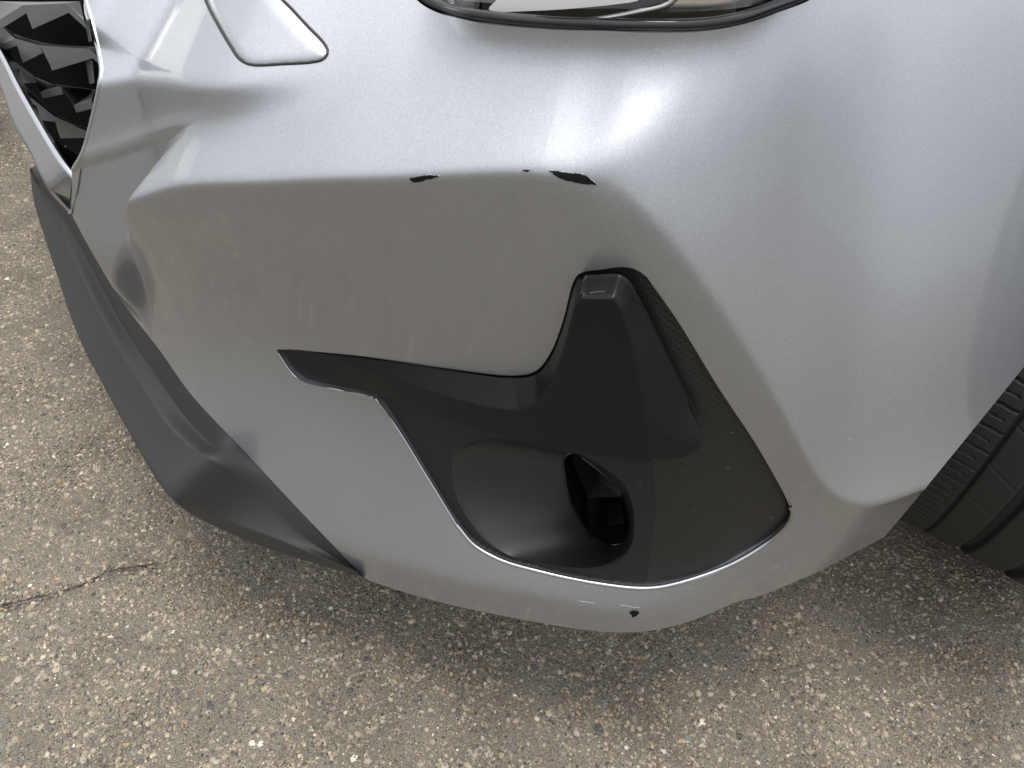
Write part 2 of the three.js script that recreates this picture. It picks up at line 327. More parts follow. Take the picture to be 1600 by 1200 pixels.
// ------------------------------------------------------------------ large structure: the ground
// worn asphalt: fine matrix and chips in the texture, raised chips and stones as real pieces
const stoneTones = [[0.40, 0.335, 0.255], [0.30, 0.255, 0.20], [0.20, 0.175, 0.145], [0.46, 0.39, 0.30], [0.105, 0.10, 0.095], [0.34, 0.27, 0.19], [0.26, 0.215, 0.17], [0.60, 0.55, 0.47], [0.36, 0.24, 0.14], [0.17, 0.165, 0.15], [0.36, 0.30, 0.24], [0.30, 0.235, 0.18]];
const toneOf = () => { const k = rnd(); return stoneTones[k < 0.14 ? 0 : k < 0.3 ? 1 : k < 0.43 ? 2 : k < 0.52 ? 3 : k < 0.58 ? 4 : k < 0.68 ? 5 : k < 0.815 ? 6 : k < 0.832 ? 7 : k < 0.845 ? 8 : k < 0.9 ? 9 : k < 0.96 ? 10 : 11]; };
const TS = 2048, TM = 0.72;                                           // texture side in pixels and metres
const gCol = new Float32Array(TS * TS * 3), gHgt = new Float32Array(TS * TS);
{
  for (let i = 0; i < TS * TS; i++) {
    const v = rnd(), w = rnd(), t = 0.4 + 1.2 * v * v; const x = i % TS, y = (i / TS) | 0;
    gCol[3 * i] = 0.155 * t; gCol[3 * i + 1] = 0.136 * t; gCol[3 * i + 2] = 0.110 * t; gHgt[i] = 0.12 * w;
  }
  const blob = (cx, cy, r, c, h) => {
    const ph = rnd() * 6.28, e = 0.6 + rnd() * 0.5, a1 = rnd() * 0.22, a2 = rnd() * 0.16, p1 = rnd() * 6.28, p2 = rnd() * 6.28, R2 = Math.ceil(r * 1.5), ca = Math.cos(ph), sa = Math.sin(ph), sh = 0.85 + rnd() * 0.3;
    for (let j = -R2; j <= R2; j++) for (let i = -R2; i <= R2; i++) {
      const x = (i * ca + j * sa) / r, y = (-i * sa + j * ca) / (r * e), q = Math.hypot(x, y), an = Math.atan2(y, x), lim = 1 + a1 * Math.cos(2 * an + p1) + a2 * Math.cos(5 * an + p2);
      if (q > lim) continue;
      const o = ((cy + j + TS) % TS) * TS + (cx + i + TS) % TS, n = 0.88 + 0.24 * rnd(), b = q / lim, hh = h * (1 - b * b * b * 0.8);
      for (let k = 0; k < 3; k++) gCol[3 * o + k] = c[k] * [0.71, 0.725, 0.74][k] * sh * n; gHgt[o] = Math.max(gHgt[o] * 0.3, hh);
    }
  };
  const pxm = TS / TM;
  for (let k = 0; k < 130000; k++) blob((rnd() * TS) | 0, (rnd() * TS) | 0, pxm * (0.0004 + 0.0009 * rnd() * rnd()), ((f) => toneOf().map((q) => q * f))(0.45 + 0.9 * rnd()), 0.3 + 0.3 * rnd());
  for (let k = 0; k < 9500; k++) blob((rnd() * TS) | 0, (rnd() * TS) | 0, pxm * (0.0013 + 0.0026 * rnd() ** 2.5), toneOf(), 0.45 + 0.4 * rnd());
  for (let k = 0; k < 7000; k++) { const m = [0.05, 0.046, 0.042]; blob((rnd() * TS) | 0, (rnd() * TS) | 0, pxm * (0.0005 + 0.0012 * rnd() * rnd()), m, 0.0); }
}
const waves = []; for (let k = 0; k < 22; k++) waves.push([Math.round((rnd() - 0.5) * 18), Math.round((rnd() - 0.5) * 18), rnd() * 6.28, 0.012 + 0.014 * rnd()]);
const stain = (i, j) => { let v = 1; for (const [a, b, p, h] of waves) v += h * Math.sin(6.2832 * (a * i + b * j) / TS + p); return clamp(v, 0.62, 1.35); };
for (let k = 0; k < TS * TS; k++) { const f = stain(k % TS, (k / TS) | 0); gCol[3 * k] *= f; gCol[3 * k + 1] *= f; gCol[3 * k + 2] *= f * 0.96; }
const groundMap = tex(TS, TS, (i, j) => { const o = 3 * (j * TS + i); return [gCol[o], gCol[o + 1], gCol[o + 2]].map((v) => (v <= 0.0031308 ? v * 12.92 : 1.055 * v ** (1 / 2.4) - 0.055)); }, true, [1 / TM, 1 / TM]);
const groundBump = tex(TS, TS, (i, j) => gHgt[j * TS + i], false, [1 / TM, 1 / TM]);
M.asphalt = new THREE.MeshStandardMaterial({ map: groundMap, bumpMap: groundBump, bumpScale: 0.003, roughness: 0.88 });
M.stone = new THREE.MeshStandardMaterial({ color: rgb(1, 1, 1), roughness: 0.8, bumpMap: grain, bumpScale: 0.0002 });
M.crack = new THREE.MeshStandardMaterial({ color: rgb(0.025, 0.022, 0.02), roughness: 1, side: DS });
const crackLine = [[-30, 950], [0, 946], [45, 938], [85, 928], [120, 918], [150, 903], [180, 890], [215, 886], [250, 880]].map(([x, y]) => ground(x, y));
const nearCrack = (x, z, w) => lineDist(crackLine.map((p) => [p.x, p.z]), x, z) < w;
{
  // near sheet with a gentle uneven surface, cracked, inside a plain that reaches the horizon
  const g0 = new THREE.PlaneGeometry(3.2, 2.4, 400, 300).rotateX(-Math.PI / 2).translate(-0.1, 0, -0.1), p = g0.attributes.position, uv = g0.attributes.uv;
  const cr = crackLine.map((q) => [q.x, q.z]);
  for (let i = 0; i < p.count; i++) {
    const x = p.getX(i), z = p.getZ(i), edge = Math.min(1, 6 * Math.min(1.6 - Math.abs(x + 0.1), 1.2 - Math.abs(z + 0.1)));
    let y = edge * (0.0022 * noise.noise(x * 9, z * 9, 1) + 0.0012 * noise.noise(x * 40, z * 40, 5));
    if (x < 0.6 && z > -0.2 && z < 0.4) { const c = lineDist(cr, x + 0.004 * noise.noise(x * 120, z * 120, 2), z + 0.004 * noise.noise(x * 120, z * 120, 8)); y -= 0.007 * Math.exp(-((c / 0.004) ** 2)); }
    p.setY(i, y); uv.setXY(i, x, z);
  }
  g0.computeVertexNormals();
  const far = new THREE.RingGeometry(1, 150, 96, 1).rotateX(-Math.PI / 2); const fp = far.attributes.position;
  const sq = new THREE.Shape([[-150, -150], [150, -150], [150, 150], [-150, 150]].map((q) => new THREE.Vector2(...q)));
  sq.holes.push(new THREE.Path([[-1.7, -1.1], [1.5, -1.1], [1.5, 1.3], [-1.7, 1.3]].map((q) => new THREE.Vector2(...q))));
  const g1 = new THREE.ShapeGeometry(sq).rotateX(-Math.PI / 2);
  const u1 = g1.attributes.uv; for (let i = 0; i < u1.count; i++) u1.setXY(i, g1.attributes.position.getX(i), g1.attributes.position.getZ(i));
  const gm = new THREE.Mesh(mergeGeometries(prep([g0, g1])), M.asphalt); gm.name = 'ground'; gm.receiveShadow = true; gm.userData = { kind: 'structure' }; scene.add(gm);
  {
    const v = [], L = crackLine, pts = []; for (let i = 1; i < L.length; i++) for (let k = 0; k < 14; k++) pts.push(L[i - 1].clone().lerp(L[i], k / 14));
    const off = pts.map((p, i) => { const t = pts[Math.min(i + 1, pts.length - 1)].clone().sub(pts[Math.max(0, i - 1)]).normalize(), n = new THREE.Vector3(-t.z, 0, t.x), w = (0.0002 + 0.0011 * rnd()) * smooth(0, 10, pts.length - i), j = 0.002 * noise.noise(p.x * 150, 3, p.z * 150); const q = p.clone().addScaledVector(n, j); q.y = 0.0012; return [q.clone().addScaledVector(n, w), q.clone().addScaledVector(n, -w)]; });
    for (let i = 1; i < off.length; i++) { if (noise.noise(i * 0.31, 4, 2) > 0.28) continue; const [a, b] = off[i - 1], [c, d] = off[i]; for (const p of [a, b, c, c, b, d]) v.push(p.x, p.y, p.z); }
    const g = new THREE.BufferGeometry(); g.setAttribute('position', new THREE.Float32BufferAttribute(v, 3)); g.computeVertexNormals();
    const m = new THREE.Mesh(g, M.crack); m.name = 'crack'; m.receiveShadow = true; gm.add(m);
  }
  // chips of aggregate
  const variants = []; for (let k = 0; k < 4; k++) {
    const g = new THREE.IcosahedronGeometry(1, k < 2 ? 1 : 0).toNonIndexed(), q = g.attributes.position;
    for (let i = 0; i < q.count; i++) { const x = q.getX(i), y = q.getY(i), z = q.getZ(i), f = 0.82 + 0.5 * noise.noise(x * 1.6 + k * 7, y * 1.6, z * 1.6 + 3); q.setXYZ(i, x * f, y * f * 0.7, z * f * (0.7 + 0.1 * k)); }
    g.computeVertexNormals(); variants.push(g);
  }
  const inView = (x, z, m = 0) => { const v = new THREE.Vector3(x, 0, z).project(camera); return Math.abs(v.x) < 1 + m && Math.abs(v.y) < 1 + m && v.z < 1; };
  const dummy = new THREE.Object3D(), col = new THREE.Color();
  const counts = [34000, 34000, 34000, 34000];
  for (let v = 0; v < 4; v++) {
    const im = new THREE.InstancedMesh(variants[v], M.stone, counts[v]); let n = 0, guard = 0;
    while (n < counts[v] && guard++ < counts[v] * 20) {
      const x = -1.25 + 2.6 * rnd(), z = -1.05 + 1.6 * rnd();
      if (!inView(x, z, 0.25) || planCoords2(x, z) < -0.35 || nearCrack2(x, z)) continue;
      const r = 0.0007 + 0.0024 * rnd() ** 2.6 + (rnd() < 0.03 ? 0.0012 : 0);
      dummy.position.set(x, -r * (0.05 + 0.3 * rnd()), z); dummy.rotation.set((rnd() - 0.5) * 0.9, rnd() * 6.28, (rnd() - 0.5) * 0.9); dummy.scale.set(r * (0.8 + 0.6 * rnd()), r * (0.6 + 0.5 * rnd()), r * (0.8 + 0.6 * rnd())); dummy.updateMatrix();
      im.setMatrixAt(n, dummy.matrix); const c = toneOf(), k = 0.5 + 0.42 * rnd(); im.setColorAt(n, col.setRGB(c[0] * k, c[1] * k, c[2] * k * 0.95)); n++;
    }
    im.count = n; im.name = numbered('aggregate'); im.userData = { kind: 'stuff' }; im.castShadow = im.receiveShadow = true; gm.add(im);
  }
  // the larger stones, one by one
  const mats = stoneTones.map((c) => { const m = M.stone.clone(); m.color = rgb(...c); return m; });
  let n = 0, guard = 0;
  while (n < 280 && guard++ < 20000) {
    const x = -0.6 + 1.75 * rnd(), z = -0.85 + 1.25 * rnd();
    if (!inView(x, z, 0.02) || planCoords2(x, z) < -0.02 || nearCrack2(x, z)) continue;
    const m = new THREE.Mesh(variants[(rnd() * 2) | 0], mats[[0, 1, 2, 4, 9, 7, 3, 2, 9, 4, 8, 7][(rnd() * 12) | 0]]), r = 0.0024 + 0.0024 * rnd() ** 1.7;
    m.position.set(x, -r * 0.3, z); m.rotation.set((rnd() - 0.5) * 0.5, rnd() * 6.28, (rnd() - 0.5) * 0.5); m.scale.set(r * 1.2, r * 0.7, r); m.name = numbered('stone'); m.castShadow = m.receiveShadow = true; gm.add(m); n++;
  }
}
function planCoords2(x, z) { return planCoords(x, z)[1]; }
function nearCrack2(x, z) { return x < 0.6 && z > -0.2 && z < 0.4 && nearCrack(x, z, 0.0016); }

// ------------------------------------------------------------------ the car
const car = group('silver_car', scene);
car.userData = { label: 'silver grey car with scuffed front bumper corner standing on worn asphalt', category: 'car' };

// outline of the painted bumper skin and its openings, in (s, y)
const holePix = [[432, 547], [434, 546], [560, 556], [700, 576], [800, 587], [835, 581], [858, 555], [880, 500], [896, 440], [906, 427], [940, 421], [984, 418], [1012, 434], [1060, 502], [1120, 600], [1180, 690], [1226, 770], [1240, 800], [1232, 822], [1200, 850], [1140, 885], [1060, 913], [1010, 920], [930, 912], [840, 893], [780, 875], [740, 852], [712, 820], [660, 735], [620, 670], [583, 622], [530, 610], [472, 596], [456, 584]];
const hole = smoothLoop(hits(holePix, dBody), true, 4);
const lampPix = [[640, -40], [648, -5], [664, 10], [690, 22], [740, 34], [850, 46], [1000, 51], [1090, 50], [1150, 41], [1210, 22], [1262, 2], [1330, -35]];
const lampLow = hits(lampPix, dBody);
const lampLoop = [...smoothLoop(lampLow, false, 5), [lampLow.at(-1)[0] + 0.03, lampLow.at(-1)[1] + 0.06, 0], [lampLow[0][0] - 0.01, lampLow[0][1] + 0.08, 0]];
const low = (px, py, k) => hit(px, py, (s, y) => Math.max(dBody(s, y), R.G.d.at(s) - 0.012));
const dense = (list, step = 4) => { const out = []; for (let i = 1; i < list.length; i++) { const [a, b] = [list[i - 1], list[i]], n = Math.max(1, Math.round(Math.hypot(b[0] - a[0], b[1] - a[1]) / step)); for (let k = 0; k < n; k++) out.push([lerp(a[0], b[0], k / n), lerp(a[1], b[1], k / n)]); } out.push(list.at(-1)); return out; };
const pixCurve = (list) => smoothLoop(list, false, 12).map((p) => [p[0], p[1]]);
const cutPix = [[112, 268], [113, 300], [112, 332], [124, 358], [150, 405], [190, 470], [250, 548], [300, 618], [376, 699], [480, 810], [560, 893]];
const bottom = [...hits(dense(pixCurve(cutPix)), dBody).filter((h) => h[1] > 0.16), ...[[576, 907], [640, 928], [700, 944], [770, 959], [850, 974], [960, 988], [1012, 986], [1100, 962], [1180, 934], [1250, 905], [1320, 872], [1382, 839]].map((p) => low(...p, 0.003)), ...hits(dense([[1382, 839], [1440, 770], [1520, 672], [1600, 573]], 10).slice(1), dBody)];
const grillePix = [[112, 268], [127, 240], [141, 190], [152, 140], [156, 112], [152, 85], [144, 50], [131, 0]];
const grilleEdge = smoothLoop(hits(grillePix, dBody), false, 5);
const bl = bottom.at(-1), gl = grilleEdge.at(-1), YT = 0.80;
const arcS = bl[0] + Math.sqrt(0.16 - (bl[1] - 0.351) ** 2);
const skin = [...bottom, ...[0.48, 0.51, 0.54, 0.57, 0.60, 0.63, 0.66, 0.69, 0.715, 0.735].filter((y) => y > bl[1] + 0.01).map((y) => [arcS - Math.sqrt(0.16 - (y - 0.351) ** 2), y, 0]), [arcS - 0.08, YT, 0], [gl[0] - 0.09, YT, 0], ...grilleEdge.slice().reverse()];
part('bumper', sheet({ poly: skin, holes: [hole, lampLoop], D: dBody, step: 0.002, thick: 0.006 }), M.paint, car);
// ---- fog lamp bezel
const holeB = [];
hole.forEach((p, i) => { const q = hole[(i + 1) % hole.length], n = Math.max(1, Math.round(Math.hypot(q[0] - p[0], q[1] - p[1]) / 0.0015)); for (let k = 0; k < n; k++) { const s = lerp(p[0], q[0], k / n), y = lerp(p[1], q[1], k / n); holeB.push([s, y, dBody(s, y) - 0.005]); } });
const bezGrid = new Map();
function dBez0(i, j) {
  const k = i * 4096 + j; let v = bezGrid.get(k); if (v !== undefined) return v;
  const s = i * 0.004, y = j * 0.004; let a = 0, b = 0;
  for (const p of holeB) { const q = (p[0] - s) ** 2 + (p[1] - y) ** 2 + 1.5e-5, w = 1 / (q * Math.sqrt(q)); a += w * p[2]; b += w; }
  v = a / b; bezGrid.set(k, v); return v;
}
function dBez(s, y) { const a = s / 0.004, b = y / 0.004, i = Math.floor(a), j = Math.floor(b), t = a - i, u = b - j; return lerp(lerp(dBez0(i, j), dBez0(i + 1, j), t), lerp(dBez0(i, j + 1), dBez0(i + 1, j + 1), t), u); }
const cupPix = [[706, 728], [712, 706], [735, 692], [770, 684], [820, 684], [870, 692], [905, 708], [942, 730], [974, 756], [988, 790], [991, 825], [982, 862], [955, 884], [920, 892], [870, 889], [820, 877], [776, 857], [746, 830], [722, 795], [708, 760]];
const sockPix = [[882, 735], [880, 722], [884, 712], [893, 708], [906, 713], [922, 724], [940, 738], [960, 758], [974, 778], [982, 800], [984, 820], [980, 838], [970, 849], [956, 851], [942, 846], [928, 836], [912, 820], [900, 800], [890, 778], [884, 752]];
const cupO = smoothLoop(hits(cupPix, dBez), true, 6), sockD = (s, y) => dBez(s, y) - 0.045, cupH = smoothLoop(hits(sockPix, sockD), true, 6);
const bezel = group('fog_lamp_bezel', car, 'black plastic fog lamp surround with honeycomb texture');
M.hex = new THREE.MeshPhysicalMaterial({ color: rgb(0.010, 0.010, 0.010), roughness: 0.48, specularIntensity: 0.9, side: DS, bumpScale: 0.0013, bumpMap: tex(256, 512, (i, j) => {
  // staggered short bars, one cell 4 mm by 7 mm
  const x = i / 256, y = j / 512, cell = (u, v) => { const a = ((u % 1) + 1) % 1 - 0.5, b = ((v % 1) + 1) % 1 - 0.5; const q = Math.max(Math.abs(a) * 2, Math.abs(a) * 1 + Math.abs(b) * 1.6); return smooth(0.88, 0.70, q); };
  return Math.max(cell(x, y), cell(x + 0.5, y + 0.5));
}, false, [1 / 0.0062, 1 / 0.0046]) });
const hexLine = hits([[962, 415], [1000, 470], [1040, 550], [1060, 640], [1030, 760], [1010, 930]], dBez);
const seamPix = [[905, 405], [940, 405], [975, 430], [990, 500], [1010, 600], [1020, 700], [1025, 800], [1005, 940]];
const seam = hits(seamPix, dBez).map((p) => [p[0], p[1]]);
const rightPoly = [...seam, [seam.at(-1)[0] + 0.4, seam.at(-1)[1] - 0.05], [seam[0][0] + 0.4, seam[0][1] + 0.1]];
const leftPoly = [...seam, [seam.at(-1)[0] - 0.6, seam.at(-1)[1] - 0.1], [seam[0][0] - 0.6, seam[0][1] + 0.1]];
// the bowl's outline is cut out of the panel
const holeBig = hole;
part('bezel_panel', sheet({ poly: holeBig, holes: [cupO, rightPoly], D: dBez, step: 0.0016, thick: 0.003 }), M.bezel, bezel);
part('textured_panel', sheet({ poly: holeBig, holes: [leftPoly, cupO], D: dBez, step: 0.0016, thick: 0.003 }), M.hex, bezel, 'black panel with small honeycomb texture');
{
  const N = cupO.length, RINGS = 26, pos = [], uv = [], idx = [];
  for (let r = 0; r <= RINGS; r++) for (let i = 0; i < N; i++) {
    const o = cupO[i], h = cupH[i], t = r / RINGS, a = i / N, top = smooth(0.02, 0.10, a) * smooth(0.58, 0.45, a), q = lerp(1.1 * t * t / (t + 0.1), Math.pow(t, 0.75), top);
    const s = lerp(o[0], h[0], t), y = lerp(o[1], h[1], t), d = lerp(dBez(o[0], o[1]), h[2], q), p = P3(s, y, d); pos.push(p.x, p.y, p.z); uv.push(s, y);
  }
  for (let r = 0; r < RINGS; r++) for (let i = 0; i < N; i++) { const a = r * N + i, b = r * N + (i + 1) % N; idx.push(a, a + N, b, b, a + N, b + N); }
  const g = new THREE.BufferGeometry(); g.setAttribute('position', new THREE.Float32BufferAttribute(pos, 3)); g.setAttribute('uv', new THREE.Float32BufferAttribute(uv, 2)); g.setIndex(idx); g.computeVertexNormals();
  const bowl = part('lamp_recess', g, M.bowl, bezel);
  // blank lamp socket: ring, dark tube and three webs that meet at a hub
  const H3 = cupH.map((p) => P3(...p)), ctr = H3.reduce((a, p) => a.add(p), new THREE.Vector3()).multiplyScalar(1 / H3.length), inn = P3(cupH[0][0], 0, 0).sub(P3(cupH[0][0], 0, 1)).normalize();
  const back = H3.map((p) => p.clone().lerp(ctr, 0.12).addScaledVector(inn, 0.035));
  const ring = []; ring.push(tube(H3.filter((_, i) => i % 3 === 0), 0.0013, true, 6));
  part('socket_ring', ring, M.gloss, bezel);
  part('socket_wall', loft([[...H3, H3[0]], [...back, back[0]]], { n: 120, round: 0 }), M.satin, bezel);
  const fan = new THREE.BufferGeometry(), fp = [], c2 = ctr.clone().addScaledVector(inn, 0.035);
  for (let i = 0; i < back.length; i++) for (const p of [c2, back[i], back[(i + 1) % back.length]]) fp.push(p.x, p.y, p.z);
  fan.setAttribute('position', new THREE.Float32BufferAttribute(fp, 3)); fan.computeVertexNormals(); part('socket_back', fan, M.black, bezel);
  const D2 = (k) => (s, y) => dBez(s, y) - k, A = (x, y, k) => P3(...hit(x, y, D2(k)));
  const web = (a, b, wa, wb) => {                                     // a three-sided web from a to b
    const dir = b.clone().sub(a).normalize(), sd = dir.clone().cross(inn).normalize();
    const ring = (p, w) => [p.clone().addScaledVector(inn, -0.004), p.clone().addScaledVector(sd, w).addScaledVector(inn, 0.014), p.clone().addScaledVector(sd, -w).addScaledVector(inn, 0.014)];
    const r0 = ring(a, wa), r1 = ring(b, wb), v = []; for (let i = 0; i < 3; i++) { const j = (i + 1) % 3; for (const p of [r0[i], r1[i], r0[j], r0[j], r1[i], r1[j]]) v.push(p.x, p.y, p.z); }
    for (const p of [r0[0], r0[1], r0[2]]) v.push(p.x, p.y, p.z);
    const g = new THREE.BufferGeometry(); g.setAttribute('position', new THREE.Float32BufferAttribute(v, 3)); g.computeVertexNormals(); return g;
  };
  const hub = A(921, 771, 0.044);
  part('socket_web', web(A(897, 716, 0.038), hub, 0.007, 0.008), M.satin, bezel);
  part('socket_web', web(A(972, 770, 0.040), hub, 0.010, 0.007), M.satin, bezel);
  part('socket_web', web(A(924, 838, 0.040), hub, 0.005, 0.007), M.satin, bezel);
  part('socket_web', web(A(976, 812, 0.042), A(950, 815, 0.05), 0.008, 0.004), M.gloss, bezel);
}
// raised garnish, an L lying on its side
{
  const hE = 0.006, E = (s, y) => dBez(s, y) + hE, HM = (s, y) => dBez(s, y) + 0.014;
  const topE = hits([[434, 548], [500, 553], [560, 559], [640, 569], [700, 578], [800, 590], [836, 585], [860, 559], [882, 505], [898, 446], [908, 431]], E);
  const rightE = hits([[936, 428], [968, 428], [982, 436], [1000, 466], [1040, 548], [1075, 620]], E).concat([[1092, 660, 0.006], [1094, 676, 0.0085], [1086, 692, 0.0115], [1064, 708, 0.0155], [1040, 718, 0.019]].map(([x, y, h]) => hit(x, y, (s, q) => dBez(s, q) + h)));
  const lowE = [...[[1014, 719, 0.0215], [985, 713, 0.0195], [950, 705, 0.017]].map(([x, y, h]) => hit(x, y, (s, q) => dBez(s, q) + h)), ...hits([[880, 690], [790, 670], [700, 648], [640, 635], [583, 621], [530, 609], [474, 596], [458, 585]], HM)];
  const poly = smoothLoop([...topE, ...rightE, ...lowE], true, 4);
  const bev = hits([[440, 556], [500, 569], [560, 583], [640, 603], [700, 617], [770, 629], [815, 631], [845, 618], [868, 585], [888, 520], [902, 462], [912, 452]], HM);
  const ridge = hits([[918, 452], [962, 452], [974, 470], [990, 530], [1002, 600], [1009, 660], [1013, 719]], HM);
  const L2 = (a) => a.map((p) => [p[0], p[1]]);
  const up = hits([[420, 536], [490, 537], [550, 543], [630, 553], [690, 562], [790, 572], [824, 568], [846, 545], [866, 495], [880, 440], [895, 415]], E), out = hits([[936, 408], [985, 408], [1020, 455], [1060, 540], [1110, 650], [1116, 680], [1102, 708], [1070, 726], [1030, 740]], E);
  const bevPoly = [...L2(up), ...L2(bev).reverse()], faceR = [L2(up).at(-1), ...L2(out), ...L2(ridge).reverse()], T = L2(topE), B = L2(bev), RE = [...[L2(topE).at(-1)], ...L2(rightE)], RG = L2(ridge), LO = L2(lowE);
  const s0 = topE[0][0], s1 = rightE[6][0];
  const yLo = rightE.at(-1)[1], yHi = rightE[5][1];
  const hG = (s, y) => {
    const h0 = lerp(0.004, 0.022, smooth(s0, s1 - 0.08, s)); let r = 1;
    const e = sdf(poly, s, y); if (e > 0) { const b = Math.min(lineDist(T, s, y), lineDist(RE, s, y)), l = lineDist(LO, s, y); return b < l ? lerp(hE, lerp(0.019, hE, smooth(yLo, yHi, y)), smooth(s1 - 0.10, s1 - 0.05, s)) : h0; }
    if (sdf(bevPoly, s, y) < 0) { const a = lineDist(T, s, y), b = lineDist(B, s, y); r = a / (a + b + 1e-9); }
    if (sdf(faceR, s, y) < 0) { const a = lineDist(RE, s, y), b = lineDist(RG, s, y); r = Math.min(r, a / (a + b + 1e-9)); }
    return lerp(lerp(hE, lerp(0.019, hE, smooth(yLo, yHi, y)), smooth(s1 - 0.10, s1 - 0.05, s)), h0, r);
  };
  const gs = 0.0012, gc = new Map();                                  // heights on a fine grid, softened over the edges
  const h1 = (i, j) => { const k = i * 8192 + j; let v = gc.get(k); if (v === undefined) { v = 0; for (const [a, b] of [[0, 0], [0.5, 0], [-0.5, 0], [0, 0.5], [0, -0.5]]) v += hG((i + a) * gs, (j + b) * gs) / 5; gc.set(k, v); } return v; };
  const hS = (s, y) => { const a = s / gs, b = y / gs, i = Math.floor(a), j = Math.floor(b), t = a - i, u = b - j; return lerp(lerp(h1(i, j), h1(i + 1, j), t), lerp(h1(i, j + 1), h1(i + 1, j + 1), t), u); };
  part('scuff', tube(at([[922, 458], [934, 456], [946, 456]], (s, q) => dBez(s, q) + hS(s, q)), 0.0005, false, 5, 8), M.scuff, bezel);
  part('garnish_edge', tube(lowE.map(([s, y]) => P3(s, y, dBez(s, y) + hS(s, y) - 0.0008)), 0.0009, false, 6, 90), M.satin, bezel);
  part('garnish_edge', tube([...rightE.slice(5), lowE[0]].map(([s, y]) => P3(s, y, dBez(s, y) + hS(s, y) - 0.0006)), 0.0007, false, 6, 60), M.satin, bezel);
  part('garnish', sheet({ poly, D: (s, y) => dBez(s, y) + hS(s, y), step: 0.0012, thick: 0.02 }), M.satin, bezel, 'smooth raised L shaped garnish with rubbed lower corner');
}
// bright painted edge round the lower side of the opening
{
  const lo = hits([[1236, 792], [1239, 803], [1231, 822], [1200, 850], [1140, 885], [1060, 913], [1010, 921], [930, 913], [840, 894], [780, 876], [740, 853], [712, 821], [660, 736], [620, 671], [586, 624]], (s, y) => dBody(s, y));
  part('opening_rim', tube(lo.slice(0, 12).map(([s, y, d]) => P3(s, y, d - 0.0012)), 0.0018, false, 10, 160), M.rimPaint, car);
  part('opening_rim', tube(lo.slice(11).map(([s, y, d]) => P3(s, y, d - 0.001)), 0.0011, false, 8, 80), M.rimPaint, car);
  part('opening_rim', tube(hits([[1012, 434], [1060, 502], [1120, 600], [1180, 690], [1226, 770], [1237, 794]], dBody).map(([s, y, d]) => P3(s, y, d - 0.001)), 0.0009, false, 8, 80), M.rimPaint, car);
  const tp = hits([[582, 622], [530, 611], [472, 598], [455, 584], [433, 552]], dBody);
  part('opening_rim', tube(tp.map(([s, y, d]) => P3(s, y, d - 0.001)), 0.0011, false, 8, 80), M.rimPaint, car);
}
// ---- front lip
{
  const FL = (s, y) => dBody(s, y) - 0.0015;
  const l0 = [[60, 285], [86, 314], [118, 352], [152, 408], [190, 472], [250, 548, FL], [300, 618, FL], [345, 668, FL], [376, 699, FL], [430, 757, FL], [490, 824, FL], [568, 899, FL]];
  const l1 = [[56, 285], [79, 313], [100, 367], [127, 432], [169, 516], [215, 593], [265, 666], [305, 702], [332, 717, 0.020], [402, 772, FL], [470, 835, FL], [566, 898, FL]];
  const l2 = [[46, 262], [52, 312], [66, 360], [87, 425], [122, 525], [165, 608], [212, 690], [248, 745], [276, 772], [330, 806, 0.026], [420, 838, 0.022], [556, 892, 0.018]];
  const l3 = [[48, 264], [54, 316], [68, 364], [90, 430], [125, 531], [168, 615], [214, 700], [246, 757], [268, 784], [314, 815, 0.014], [412, 857, 0.012], [568, 903, 0.013]];
  const A = (l, y) => l.map((p) => p.length > 2 ? P3(...hit(...p)) : atY(...p, y)), a0 = A(l0, 0.30), a1 = A(l1, 0.262), a2 = A(l2, 0.218), a3 = A(l3, 0.205);
  const mid = a0.map((p, i) => { const k = [0.3, 0.5, 0.8, 1, 1, 1, 1, 0.7, 0, 0, 0, 0][i]; return p.clone().lerp(a1[i], 0.5).add(new THREE.Vector3(0, -0.020 * k, -0.004 * k)); });
  const inner = a0.map((p, i) => i < 8 ? P3(...((h) => h[1] > 0.16 ? [h[0], h[1], h[2] - 0.004] : [0.35, 0.4, -0.02])(hit(l0[i][0], l0[i][1], dBody))) : p.clone().add(new THREE.Vector3(-0.006, 0, -0.010).multiplyScalar([1, 0.6, 0.3, 0.05][i - 8])));
  const N = 220, cs = [inner, a0, mid, a1, a2, a3].map((r) => new THREE.CatmullRomCurve3(r, false, 'centripetal')), rows = [];
  for (let k = 0; k < cs.length; k++) rows.push(Array.from({ length: N + 1 }, (_, i) => cs[k].getPoint(i / N)));
  const under = rows[5].map((p, i) => p.clone().add(new THREE.Vector3(-0.06, 0.012, -0.09).multiplyScalar(1 - smooth(0.7, 1, i / N) * 0.97)));
  rows.push(under);
  const pos = [], uv = [], idx = []; let m;
  for (let i = 0; i <= N; i++) {
    let row = rows.map((r) => r[i]);
    for (let k = 0; k < 3; k++) { const w = k ? 0.25 : 0.07, nx = [row[0]]; for (let q = 0; q < row.length - 1; q++) { const a = row[q], b = row[q + 1]; if (q) nx.push(a.clone().lerp(b, w)); if (q < row.length - 2) nx.push(a.clone().lerp(b, 1 - w)); } nx.push(row.at(-1)); row = nx; }
    m = row.length; row.forEach((p, q) => { pos.push(p.x, p.y, p.z); uv.push(i * 0.005, q * 0.005); });
  }
  for (let i = 0; i < N; i++) for (let q = 0; q < m - 1; q++) { const a = i * m + q, b = a + m; idx.push(a, a + 1, b, a + 1, b + 1, b); }
  const g = new THREE.BufferGeometry(); g.setAttribute('position', new THREE.Float32BufferAttribute(pos, 3)); g.setAttribute('uv', new THREE.Float32BufferAttribute(uv, 2)); g.setIndex(idx); g.computeVertexNormals();
  part('front_lip', g, M.lip, car, 'dark grey plastic lip under the bumper');
}
